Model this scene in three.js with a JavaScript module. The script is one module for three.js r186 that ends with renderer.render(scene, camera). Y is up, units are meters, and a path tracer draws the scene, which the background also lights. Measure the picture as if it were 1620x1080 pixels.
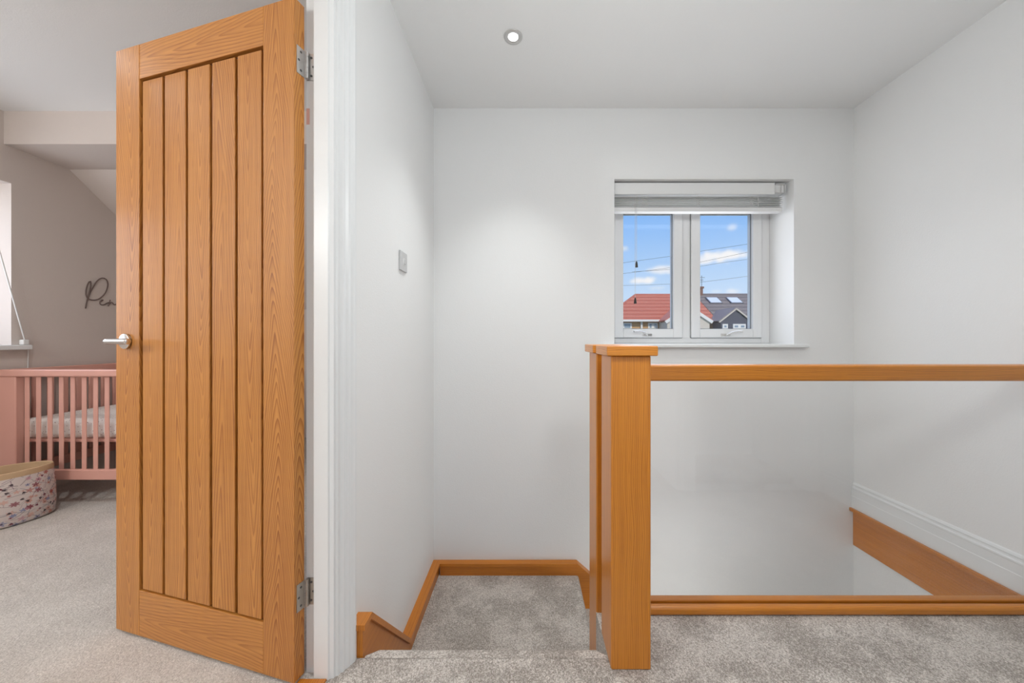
import * as THREE from 'three';
import { RoundedBoxGeometry } from 'three/addons/geometries/RoundedBoxGeometry.js';
import { RectAreaLightUniformsLib } from 'three/addons/lights/RectAreaLightUniformsLib.js';
import { mergeGeometries } from 'three/addons/utils/BufferGeometryUtils.js';

// ---------------------------------------------------------------- camera, sky, sun, exposure
const scene = new THREE.Scene();
const FOCAL = 560;                                   // pixels, for a 1620 x 1080 frame
const camera = new THREE.PerspectiveCamera(2 * Math.atan(540 / FOCAL) * 180 / Math.PI, 1620 / 1080, 0.02, 300);
camera.position.set(0, 1.0, 0);
camera.lookAt(0, 1.0, -1);
camera.setViewOffset(1620, 1080, -22, 3, 1620, 1080);
camera.updateProjectionMatrix();

const renderer = new THREE.WebGLRenderer({ antialias: true });
renderer.toneMapping = THREE.LinearToneMapping;
renderer.toneMappingExposure = 1.0;
renderer.shadowMap.enabled = true;
renderer.shadowMap.type = THREE.PCFSoftShadowMap;

// seeded random and noise
function rng(seed) { let a = seed >>> 0; return () => { a = (a + 0x6D2B79F5) >>> 0; let t = Math.imul(a ^ (a >>> 15), 1 | a); t = (t + Math.imul(t ^ (t >>> 7), 61 | t)) ^ t; return ((t ^ (t >>> 14)) >>> 0) / 4294967296; }; }
function hash(x, y, s) { let h = Math.imul(x, 374761393) + Math.imul(y, 668265263) + Math.imul(s, 2147483647 - 61); h = Math.imul(h ^ (h >>> 13), 1274126177); return ((h ^ (h >>> 16)) >>> 0) / 4294967296; }
function noise(x, y, s = 0, px = 0, py = 0) {         // value noise, 0..1; px, py: period (0 = none)
  const xi = Math.floor(x), yi = Math.floor(y), fx = x - xi, fy = y - yi;
  const ux = fx * fx * (3 - 2 * fx), uy = fy * fy * (3 - 2 * fy);
  const w = (v, p) => p ? ((v % p) + p) % p : v;
  const a = hash(w(xi, px), w(yi, py), s), b = hash(w(xi + 1, px), w(yi, py), s), c = hash(w(xi, px), w(yi + 1, py), s), d = hash(w(xi + 1, px), w(yi + 1, py), s);
  return a + (b - a) * ux + (c - a) * uy + (a - b - c + d) * ux * uy;
}
const clamp = (v, a = 0, b = 1) => Math.min(b, Math.max(a, v));
const sstep = (a, b, v) => { const t = clamp((v - a) / (b - a)); return t * t * (3 - 2 * t); };
const lin = (c) => { c /= 255; return c <= 0.04045 ? c / 12.92 : Math.pow((c + 0.055) / 1.055, 2.4); };

// sky: blue above, paler towards the horizon, small fair-weather clouds all round
{
  const W = 1440, H = 720, data = new Float32Array(W * H * 4), r = rng(11);
  const clouds = [];
  const dirOf = (px, py) => { const x = (px - 832) / FOCAL, y = (537 - py) / FOCAL, l = Math.hypot(x, y, 1); return [Math.atan2(-1, x), Math.asin(y / l)]; };
  for (const [px, py, w, h, d] of [[1142, 405, 42, 11, 1], [1120, 410, 26, 8, .9], [1018, 444, 22, 6, 1], [1048, 427, 26, 7, .8], [984, 394, 12, 5, .6], [1158, 360, 9, 6, .5], [1160, 461, 12, 5, .6], [1132, 461, 10, 3, .4], [1040, 455, 18, 3, .35]]) {
    const [a, e] = dirOf(px, py); clouds.push([a, e, w / 640, h / 620, d]);
  }
  for (let k = 0; k < 230; k++) { const a = -Math.PI + r() * 2 * Math.PI; if (a > -1.45 && a < -0.95) { r(); r(); r(); continue; } const e = 0.08 + Math.pow(r(), 1.6) * 1.2, w = 0.03 + r() * 0.07; clouds.push([a, e, w / Math.max(0.3, Math.cos(e)), w * (0.22 + 0.2 * r()), 0.5 + 0.5 * r()]); }
  for (let j = 0; j < H; j++) {
    const e = ((j + 0.5) / H - 0.5) * Math.PI, t = clamp(e / 0.42), u = sstep(0, 1, t);
    const up = clamp((e - 0.42) / 1.1);
    const R = lin(216 - 92 * u - 20 * up), G = lin(234 - 53 * u - 22 * up), B = lin(253 - 3 * u - 14 * up);
    const near = clouds.filter((c) => Math.abs(e - c[1]) < c[3] * 2.2);
    for (let i = 0; i < W; i++) {
      const a = ((i + 0.5) / W - 0.5) * 2 * Math.PI;
      let m = 0;
      for (const c of near) {
        let da = a - c[0]; if (da > Math.PI) da -= 2 * Math.PI; if (da < -Math.PI) da += 2 * Math.PI;
        if (Math.abs(da) > c[2] * 2) continue;
        const q = Math.hypot(da / c[2], (e - c[1]) / c[3]);
        const n = noise(a * 60, e * 110, 3) * 0.55 + noise(a * 150, e * 240, 4) * 0.35;
        m = Math.max(m, c[4] * sstep(1.15, 0.35, q + (n - 0.45) * 0.9));
      }
      const k = (j * W + i) * 4, low = e < 0 ? 0.75 : 1;
      data[k] = (R + (0.95 - R) * m) * low; data[k + 1] = (G + (0.95 - G) * m) * low; data[k + 2] = (B + (0.97 - B) * m) * low; data[k + 3] = 1;
    }
  }
  const t = new THREE.DataTexture(data, W, H, THREE.RGBAFormat, THREE.FloatType);
  t.mapping = THREE.EquirectangularReflectionMapping; t.magFilter = THREE.LinearFilter; t.minFilter = THREE.LinearFilter; t.needsUpdate = true;
  scene.background = t;
}
const sun = new THREE.DirectionalLight(0xfff2dd, 2.3);
sun.position.set(9, 26, 14); sun.target.position.set(6, 0, -18); scene.add(sun, sun.target);
sun.castShadow = true; sun.shadow.mapSize.set(2048, 2048);
Object.assign(sun.shadow.camera, { left: -30, right: 30, top: 30, bottom: -30, near: 1, far: 90 });

const LAMP_LANDING = 0.8, ADDED_LAMP_NURSERY = 2.4, ADDED_PENDANT_LANDING = 1.5, ADDED_PENDANT_NURSERY = 4.2, ADDED_WALL_LAMP = 0.27;        // candela of each lamp; pendants, wall lamp and nursery downlight are added
// daylight at the three windows, each light the size of the panes and just inside them
RectAreaLightUniformsLib.init();
function daylight(w, h, L, from, to) {
  const l = new THREE.RectAreaLight(0xf6f9ff, L, w, h); l.position.set(...from); l.lookAt(...to); l.name = 'window_daylight'; scene.add(l);
}
daylight(1.24, 1.24, 1.6, [0.225, 1.52, 2.36], [0.225, 1.52, 0]);
daylight(0.86, 0.76, 1.75, [1.04, 1.45, -2.30], [1.04, 1.45, 0]);
daylight(1.44, 0.88, 2.0, [-3.37, 1.46, -1.41], [0, 1.46, -1.41]);

// ---------------------------------------------------------------- helpers
const used = {};
function numbered(n) { const k = used[n] = (used[n] ?? -1) + 1; return k ? `${n}_${String(k).padStart(3, '0')}` : n; }
function tag(o, label, category, kind, group) { o.userData.label = label; if (category) o.userData.category = category; if (kind) o.userData.kind = kind; if (group) o.userData.group = group; return o; }
function mesh(name, geo, mat, parent = scene, x = 0, y = 0, z = 0) {
  const m = new THREE.Mesh(geo, mat); m.name = parent === scene ? numbered(name) : name; m.position.set(x, y, z);
  m.castShadow = m.receiveShadow = true; parent.add(m); return m;
}
function group(name, x = 0, y = 0, z = 0, ry = 0, parent = scene) { const g = new THREE.Group(); g.name = parent === scene ? numbered(name) : name; g.position.set(x, y, z); g.rotation.y = ry; parent.add(g); return g; }
// planar uv in metres by the way each face points; grain axis runs along v
function uvs(geo, grain = 'y', ou = 0, ov = 0, su = 1, sv = 1) {
  if (!geo.attributes.normal) geo.computeVertexNormals();
  const p = geo.attributes.position, n = geo.attributes.normal, uv = new Float32Array(p.count * 2);
  for (let i = 0; i < p.count; i++) {
    const c = [p.getX(i), p.getY(i), p.getZ(i)], a = [Math.abs(n.getX(i)), Math.abs(n.getY(i)), Math.abs(n.getZ(i))];
    const g = 'xyz'.indexOf(grain), dom = a.indexOf(Math.max(...a));
    let u, v;
    if (dom === g) { const o = [0, 1, 2].filter((k) => k !== g); u = c[o[0]]; v = c[o[1]]; }
    else { const o = 3 - g - dom; u = c[o]; v = c[g]; }
    uv[2 * i] = u * su + ou; uv[2 * i + 1] = v * sv + ov;
  }
  geo.setAttribute('uv', new THREE.BufferAttribute(uv, 2)); return geo;
}
const rb = (w, h, d, r = 0.003, s = 2) => new RoundedBoxGeometry(w, h, d, s, Math.min(r, w / 2.02, h / 2.02, d / 2.02));
// box between corners (X, Y, Z with Z = distance ahead of the camera)
function span(x0, x1, y0, y1, Z0, Z1, r = 0, grain = 'y', ou = 0, ov = 0, su = 1, sv = 1) {
  const w = x1 - x0, h = y1 - y0, d = Z1 - Z0;
  const g = r ? rb(w, h, d, r) : new THREE.BoxGeometry(w, h, d);
  g.translate((x0 + x1) / 2, (y0 + y1) / 2, -(Z0 + Z1) / 2);
  return uvs(g, grain, ou, ov, su, sv);
}
const strip = (g) => { const o = g.index ? g.toNonIndexed() : g; for (const k of Object.keys(o.attributes)) if (!['position', 'normal', 'uv'].includes(k)) o.deleteAttribute(k); return o; };
const merge = (list) => mergeGeometries(list.map(strip));
// plan outline [[X, Z], ...] raised from y0 to y1
function prism(pts, y0, y1, grain = 'y') {
  const s = new THREE.Shape(pts.map(([x, Z]) => new THREE.Vector2(x, Z)));
  const g = new THREE.ExtrudeGeometry(s, { depth: y1 - y0, bevelEnabled: false }); g.rotateX(-Math.PI / 2); g.translate(0, y0, 0);
  return uvs(g, grain);
}
// side outline [[Z, Y], ...] given thickness along X
function sideProfile(pts, x0, x1, grain = 'z', ou = 0, ov = 0, su = 1, sv = 1) {
  const s = new THREE.Shape(pts.map(([Z, y]) => new THREE.Vector2(Z, y)));
  const g = new THREE.ExtrudeGeometry(s, { depth: x1 - x0, bevelEnabled: false }); g.rotateY(Math.PI / 2); g.translate(x0, 0, 0);
  return uvs(g, grain, ou, ov, su, sv);
}
// front outline [[X, Y], ...] given thickness along Z
function frontProfile(pts, Z0, Z1, holes = []) {
  const s = new THREE.Shape(pts.map(([x, y]) => new THREE.Vector2(x, y)));
  for (const h of holes) s.holes.push(new THREE.Path(h.map(([x, y]) => new THREE.Vector2(x, y))));
  const g = new THREE.ExtrudeGeometry(s, { depth: Z1 - Z0, bevelEnabled: false }); g.translate(0, 0, -Z1);
  return uvs(g, 'y');
}
const rect = (x0, x1, y0, y1) => [[x0, y0], [x1, y0], [x1, y1], [x0, y1]];
function tube(pts, r, seg = 24, rad = 8, tension = 0.5) { return new THREE.TubeGeometry(new THREE.CatmullRomCurve3(pts.map((p) => new THREE.Vector3(...p)), false, 'catmullrom', tension), seg, r, rad, false); }

// ---------------------------------------------------------------- textures
function tex(w, h, fn, srgb = true, wrap = THREE.RepeatWrapping) {
  const d = new Uint8Array(w * h * 4);
  for (let j = 0; j < h; j++) for (let i = 0; i < w; i++) { const c = fn(i, j), k = (j * w + i) * 4; d[k] = clamp(c[0], 0, 255); d[k + 1] = clamp(c[1], 0, 255); d[k + 2] = clamp(c[2], 0, 255); d[k + 3] = 255; }
  const t = new THREE.DataTexture(d, w, h); t.wrapS = t.wrapT = wrap; t.magFilter = THREE.LinearFilter; t.minFilter = THREE.LinearMipmapLinearFilter; t.generateMipmaps = true;
  if (srgb) t.colorSpace = THREE.SRGBColorSpace; t.needsUpdate = true; return t;
}
const mix3 = (a, b, t) => [a[0] + (b[0] - a[0]) * t, a[1] + (b[1] - a[1]) * t, a[2] + (b[2] - a[2]) * t];
// oak board: w x h metres of a plain-sawn or straight face
function oakTex(seed, w, h, W, H, { rx = 0.006, ry = 0.04, centre = 0.5, flip = 1, light = [213, 148, 70], dark = [147, 82, 23], contrast = 0.5 } = {}) {
  return tex(W, H, (i, j) => {
    const x = i / W * w, y = j / H * h;
    const xc = centre * w + 0.05 * (noise(y * 1.6, seed, 7) - 0.5) + 0.016 * (noise(y * 6, seed, 8) - 0.5);
    const warp = 0.16 * (noise(x * 9, y * 1.8, seed) - 0.5) + 0.05 * (noise(x * 34, y * 5, seed + 5) - 0.5) + 0.014 * (noise(x * 120, y * 16, seed + 15) - 0.5);
    const q = Math.hypot(x - xc, 0.006), ph0 = q / rx + flip * (y + warp) / ry;
    const ph = ph0 + 0.7 * noise(ph0 * 0.6, 1, seed + 8), f = ph - Math.floor(ph);
    const late = Math.pow(f, 2.4) * (1 - sstep(0.88, 1, f)) * (0.45 + 0.8 * noise(x * 22, y * 3, seed + 61));
    const streak = noise(x * 300, y * 5, seed + 21);
    const pore = sstep(0.66, 0.9, noise(x * 900, y * 24, seed + 31)) * (0.3 + 0.7 * late);
    const broad = noise(x * 7, y * 1.1, seed + 41) - 0.5;
    const t = clamp(contrast * late + 0.24 * (streak - 0.5) + 0.34 * pore + 0.2 * broad + 0.18);
    return mix3(light, dark, t);
  }, true, THREE.MirroredRepeatWrapping);
}
function noiseBump(W, scales) { return tex(W, W, (i, j) => { let v = 0; for (const [n, a, s] of scales) v += a * noise(i / W * n, j / W * n, s, n, n); v *= 255; return [v, v, v]; }, false); }

const bumpPaint = noiseBump(512, [[96, 0.55, 1], [200, 0.3, 2], [12, 0.15, 3]]);
const bumpPile = noiseBump(1024, [[300, 0.5, 4], [150, 0.35, 5], [40, 0.15, 6]]);
function carpetTex(seed, a, b, patch, grain = 1) {
  const W = 1024;
  return tex(W, W, (i, j) => {
    const u = i / W, v = j / W;
    const g = noise(u * 420, v * 420, seed, 420, 420) * 0.6 + noise(u * 230, v * 230, seed + 1, 230, 230) * 0.4;
    const p = noise(u * 7, v * 7, seed + 2, 7, 7) * 0.5 + noise(u * 17, v * 17, seed + 3, 17, 17) * 0.3 + noise(u * 44, v * 44, seed + 4, 44, 44) * 0.2;
    const t = clamp(0.5 + (g - 0.5) * 1.7 * grain + (sstep(0.32, 0.68, p) - 0.5) * patch);
    return mix3(a, b, t);
  });
}

// ---------------------------------------------------------------- materials
const std = (o) => new THREE.MeshStandardMaterial({ roughness: 0.6, ...o });
const phys = (o) => new THREE.MeshPhysicalMaterial({ roughness: 0.5, ...o });
const rgb = (r, g, b) => new THREE.Color().setRGB(r, g, b);
const M = {};
{
  const bp = bumpPaint.clone(); bp.repeat.set(3, 3); bp.needsUpdate = true;
  M.white = std({ color: rgb(0.83, 0.83, 0.825), roughness: 0.75, bumpMap: bp, bumpScale: 0.0004 });
  M.ceiling = std({ color: rgb(0.86, 0.86, 0.855), roughness: 0.85, bumpMap: bp, bumpScale: 0.0003 });
  M.mauve = std({ color: rgb(0.68, 0.605, 0.56), roughness: 0.75, bumpMap: bp, bumpScale: 0.0004 });
  M.gloss = phys({ color: rgb(0.80, 0.81, 0.81), roughness: 0.32 });
  M.upvc = phys({ color: rgb(0.82, 0.82, 0.82), roughness: 0.3 });
  M.plastic = phys({ color: rgb(0.56, 0.56, 0.56), roughness: 0.32 });
  M.plasticWhite = phys({ color: rgb(0.8, 0.8, 0.79), roughness: 0.35 });
  M.gasket = std({ color: rgb(0.2, 0.2, 0.2), roughness: 0.8 });
  M.glass = phys({ color: 0xffffff, roughness: 0.0, transmission: 1, thickness: 0, ior: 1.5 });
  M.chrome = std({ color: rgb(0.78, 0.77, 0.76), metalness: 1, roughness: 0.16 });
  M.steel = std({ color: rgb(0.62, 0.61, 0.60), metalness: 1, roughness: 0.34 });
  M.steelDull = std({ color: rgb(0.50, 0.47, 0.43), metalness: 1, roughness: 0.45 });
  M.dark = std({ color: rgb(0.03, 0.028, 0.026), roughness: 0.6 });
  M.screw = std({ color: rgb(0.12, 0.12, 0.12), metalness: 0.7, roughness: 0.5 });
  M.lamp = std({ color: 0xffffff, emissive: 0xffffff, emissiveIntensity: 2.5 });
  M.globe = std({ color: 0xffffff, emissive: 0xf8fcfc, emissiveIntensity: 2.0, roughness: 0.4 });
  M.pinkTape = std({ color: rgb(0.72, 0.40, 0.33), roughness: 0.7 });
  M.blind = phys({ color: rgb(0.78, 0.78, 0.775), roughness: 0.45 });
  M.cord = std({ color: rgb(0.75, 0.74, 0.72), roughness: 0.8 });
  M.pink = phys({ color: rgb(0.70, 0.37, 0.30), roughness: 0.36 });
  const carpet = carpetTex(51, [142, 133, 125], [216, 208, 200], 0.32), cpb = bumpPile;
  carpet.repeat.set(1.25, 1.25);
  const cb = cpb.clone(); cb.repeat.set(1.25, 1.25); cb.needsUpdate = true;
  M.carpet = std({ map: carpet, roughness: 1, bumpMap: cb, bumpScale: 0.003 });
  const carpet2 = carpetTex(71, [178, 171, 164], [222, 216, 209], 0.18, 0.8); carpet2.repeat.set(1.25, 1.25);
  M.carpetPale = std({ map: carpet2, roughness: 1, bumpMap: cb, bumpScale: 0.002 });
}
const OAK = { roughness: 0.5, clearcoat: 0.4, clearcoatRoughness: 0.2 };
const oakStileA = oakTex(3, 0.125, 2, 192, 2048, { rx: 0.0068, ry: 0.048, flip: 1, centre: 0.55, contrast: 0.8 });
const oakStileB = oakTex(9, 0.125, 2, 192, 2048, { rx: 0.0075, ry: 0.06, flip: -1, centre: 0.45, contrast: 0.7 });
const oakRail = oakTex(15, 0.16, 1, 256, 1024, { rx: 0.010, ry: 0.11, centre: 0.35, contrast: 0.66 });
const oakPlank = [21, 27, 33, 39, 45].map((s, k) => oakTex(s, 0.106, 1.75, 160, 1536, { rx: [0.007, 0.009, 0.0075, 0.008, 0.007][k], ry: [0.09, 0.16, 0.07, 0.13, 0.10][k], flip: k % 2 ? 1 : -1, centre: [0.4, 0.75, 0.5, 0.2, 0.6][k], contrast: 0.62 }));
const oakStraight = oakTex(55, 0.2, 1, 320, 1024, { rx: 0.0062, ry: 0.6, centre: -0.3, contrast: 0.5, light: [216, 138, 40], dark: [156, 82, 12] });
const doorMat = (t) => phys({ ...OAK, map: t });
const M_oak = phys({ ...OAK, roughness: 0.4, map: oakStraight });
const M_oakTrim = phys({ ...OAK, clearcoat: 0.35, map: oakStraight, color: rgb(0.95, 0.90, 0.84) });
const M_groove = std({ color: rgb(0.06, 0.016, 0.004), roughness: 0.7 });   // dark red-brown core colour in the grooves between planks
// oak bars: texture covers 0.2 m across and 1 m along
const oak = (x0, x1, y0, y1, Z0, Z1, grain, r = 0.003, ou = 0, ov = 0) => span(x0, x1, y0, y1, Z0, Z1, r, grain, ou, ov, 5, 1);

// ---------------------------------------------------------------- the setting: walls, floors, ceiling
const S = 'structure';
const XL = -0.551, XR = 1.957, ZB = 2.113, CEIL = 2.38, LOW = -2.3;
const WX0 = 0.528, WX1 = 1.60, WY0 = 0.965, WY1 = 1.958;              // landing window opening
tag(mesh('wall_back', frontProfile(rect(-0.66, 2.3, LOW, 2.6), ZB, ZB + 0.3, [rect(WX0, WX1, WY0, WY1)]), M.white), 'white painted stairwell wall with the window', 'wall', S);
tag(mesh('wall_right', span(XR, 2.3, LOW, 2.6, -0.5, ZB + 0.3), M.white), 'white painted wall above the oak stair fascia', 'wall', S);
tag(mesh('wall_left', merge([
  span(-0.605, XL, LOW, 2.6, 1.085, ZB), span(-0.605, XL, LOW, 2.6, -2.4, 0.235), span(-0.605, XL, 2.06, 2.6, 0.235, 1.085)]), M.white), 'white painted wall holding the light switch', 'wall', S);
tag(mesh('wall_nursery_inner', merge([
  span(-0.66, -0.605, LOW, 2.6, 1.085, 3.9), span(-0.66, -0.605, LOW, 2.6, -2.4, 0.235), span(-0.66, -0.605, 2.06, 2.6, 0.235, 1.085)]), M.mauve), 'mauve nursery wall behind the oak door', 'wall', S);
tag(mesh('ceiling', span(-0.63, 2.3, CEIL, 2.6, -2.6, ZB), M.ceiling), 'flat white landing ceiling', 'ceiling', S);
// the wall beside the camera with the cupboard opening that the glass mirrors
tag(mesh('wall_front', frontProfile([[1.0, LOW], [XR, LOW], [XR, 2.6], [1.0, 2.6]], 0.167, 0.267, [rect(1.12, 1.86, 0.0, 2.0)]), M.white), 'white landing wall with cupboard doorway facing the glass', 'wall', S);
tag(mesh('wall_cupboard', merge([span(1.0, 1.1, LOW, 2.6, -2.4, 0.167), span(1.1, XR, LOW, 2.6, -0.55, -0.45)]), M.white), 'white walls of the cupboard recess', 'wall', S);
tag(mesh('wall_corridor', frontProfile(rect(-0.66, 2.3, LOW, 2.6), -2.7, -2.4, [rect(-0.45, 0.90, 0.85, 2.19)]), M.white), 'white wall closing the corridor', 'wall', S);
{
  const t = group('trim_cupboard_doorway'); tag(t, 'white moulded door casing around the cupboard doorway', 'door casing', S);
  mesh('casing', span(1.04, 1.12, 0, 2.08, 0.267, 0.287, 0.004), M.gloss, t);
  mesh('casing', span(1.86, 1.94, 0, 2.08, 0.267, 0.287, 0.004), M.gloss, t);
  mesh('casing', span(1.12, 1.86, 2.0, 2.08, 0.267, 0.287, 0.004), M.gloss, t);
}
// landing floor
tag(mesh('floor', merge([
  span(-0.60, 0.258, -0.2, 0, -2.4, 1.112, 0, 'z'), span(0.258, 1.0, -0.2, 0, -2.4, 1.345, 0, 'z'), span(1.0, XR, -0.2, 0, -0.45, 1.345, 0, 'z')]), M.carpet), 'grey pile carpet of the upper landing', 'floor', S);
// stairs going down: nosing, hidden tread, quarter landing, lower flight
{
  const st = group('staircase'); tag(st, 'grey carpeted stairs turning down below the landing', 'stairs', S);
  const nosing = (x0, x1, y, Z, name = 'nosing') => {
    const s = new THREE.Shape(); s.moveTo(-0.02, 0); s.lineTo(0, 0); s.absarc(0, -0.03, 0.03, Math.PI / 2, -Math.PI / 2, true); s.lineTo(-0.02, -0.06); s.closePath();
    const g = new THREE.ExtrudeGeometry(s, { depth: x1 - x0, bevelEnabled: false, curveSegments: 14, steps: 24 });
    { const p = g.attributes.position, L = x1 - x0; for (let i = 0; i < p.count; i++) { const e = Math.min(p.getZ(i), L - p.getZ(i)), k = Math.sqrt(1 - Math.pow(1 - clamp(e / 0.03), 2)); p.setX(i, -0.02 + (p.getX(i) + 0.02) * (0.45 + 0.55 * k)); } g.computeVertexNormals(); }
    g.rotateY(Math.PI / 2); g.translate(x0, y, -Z); return mesh(name, uvs(g, 'x'), M.carpet, st);
  };
  nosing(-0.507, 0.257, 0.0, 1.130);
  mesh('riser', span(XL, 0.258, -0.195, -0.03, 1.112, 1.13, 0, 'x'), M.carpet, st);
  mesh('tread', span(XL, 0.258, -0.24, -0.195, 1.13, 1.36, 0, 'x'), M.carpet, st);
  mesh('riser', span(XL, 0.31, -0.388, -0.22, 1.32, 1.345, 0, 'x'), M.carpet, st);
  mesh('quarter_landing', span(XL, 0.31, -0.45, -0.388, 1.32, ZB, 0.012, 'z'), M.carpet, st);
  for (let k = 0; k < 7; k++) {
    const x = 0.31 + k * 0.225, y = -0.388 - (k + 1) * 0.195;
    mesh('riser', span(x - 0.02, x, y, y + 0.18, 1.345, ZB, 0, 'z'), M.carpet, st);
    mesh('tread', span(x, x + 0.245, y - 0.04, y, 1.345, ZB, 0.01, 'z'), M.carpet, st);
  }
}
tag(mesh('wall_stairwell', merge([span(0.379, XR, LOW, -0.2, 1.255, 1.345), span(-0.66, XR, LOW - 0.1, LOW, -2.4, ZB)]), M.white), 'white stairwell wall below the landing edge', 'wall', S);

// nursery shell
const NX = -3.2, NC = 2.40;
const NWZ0 = 0.62, NWZ1 = 2.201, NWY0 = 0.945, NWY1 = 1.971;
{
  const s = new THREE.Shape([[-1.4, LOW], [3.9, LOW], [3.9, 2.6], [-1.4, 2.6]].map((p) => new THREE.Vector2(...p)));
  s.holes.push(new THREE.Path(rect(NWZ0, NWZ1, NWY0, NWY1).map((p) => new THREE.Vector2(...p))));
  const g = new THREE.ExtrudeGeometry(s, { depth: 0.3, bevelEnabled: false }); g.rotateY(Math.PI / 2); g.translate(NX - 0.3, 0, 0);
  tag(mesh('wall_nursery_window', uvs(g, 'y'), M.mauve), 'mauve nursery wall with cursive lettering and window', 'wall', S);
}
tag(mesh('ceiling_nursery', span(NX - 0.3, -0.605, NC, 2.6, -1.4, 2.17), M.ceiling), 'flat white nursery ceiling', 'ceiling', S);
tag(mesh('wall_nursery_eaves', merge([
  sideProfile([[2.17, 2.6], [2.17, 2.198], [2.482, 2.192], [3.6, 1.306], [3.6, -0.1], [3.9, -0.1], [3.9, 2.6]], NX, -0.66)]), M.mauve), 'mauve bulkhead, soffit and sloping ceiling of the nursery', 'wall', S);
tag(mesh('wall_nursery_front', span(NX - 0.3, -0.605, LOW, 2.6, -1.5, -1.4), M.mauve), 'mauve nursery wall opposite the cot', 'wall', S);
tag(mesh('floor_nursery', span(NX - 0.3, -0.60, -0.2, 0, -1.4, 3.9, 0, 'z'), M.carpetPale), 'pale beige grey nursery carpet', 'floor', S);

// ---------------------------------------------------------------- door lining with architrave
{
  const t = group('trim_door_lining'); tag(t, 'white gloss door lining and moulded architrave beside the oak door', 'door frame', S);
  mesh('lining', prism([[-0.66, 1.064], [-0.631, 1.064], [-0.631, 1.052], [-0.627, 1.047], [-0.582, 1.040], [-0.579, 1.043], [-0.579, 1.09], [-0.66, 1.09]], 0, 2.03), M.gloss, t);
  mesh('architrave', prism([[-0.579, 1.0435], [-0.568, 1.046], [-0.566, 1.052], [-0.560, 1.054], [-0.557, 1.062], [-0.549, 1.066], [-0.5475, 1.074], [-0.541, 1.080], [-0.539, 1.088], [-0.534, 1.094], [-0.531, 1.101], [-0.531, 1.110], [-0.533, 1.112], [-0.5505, 1.112], [-0.579, 1.09]], 0, 2.10), M.gloss, t);
  mesh('lining', span(-0.66, -0.551, 0, 2.03, 0.235, 0.262), M.gloss, t);
  mesh('lining', span(-0.66, -0.551, 2.03, 2.06, 0.235, 1.09), M.gloss, t);
  mesh('architrave', span(-0.551, -0.533, 0, 2.07, 0.19, 0.255, 0.004), M.gloss, t);
  mesh('architrave', span(-0.551, -0.533, 2.035, 2.10, 0.255, 1.045, 0.004), M.gloss, t);
  const tape = mesh('tape', span(-0.6595, -0.650, 1.646, 1.694, 1.0632, 1.0645), M.pinkTape, t); tape.userData.label = 'small pink tape patch';
  const th = group('trim_threshold'); tag(th, 'bare brown wooden threshold strip between the two carpets', 'threshold', S);
  mesh('strip', oak(-0.665, -0.585, -0.004, 0.005, 0.262, 1.04, 'z', 0.002), M_oakTrim, th);
}

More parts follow.
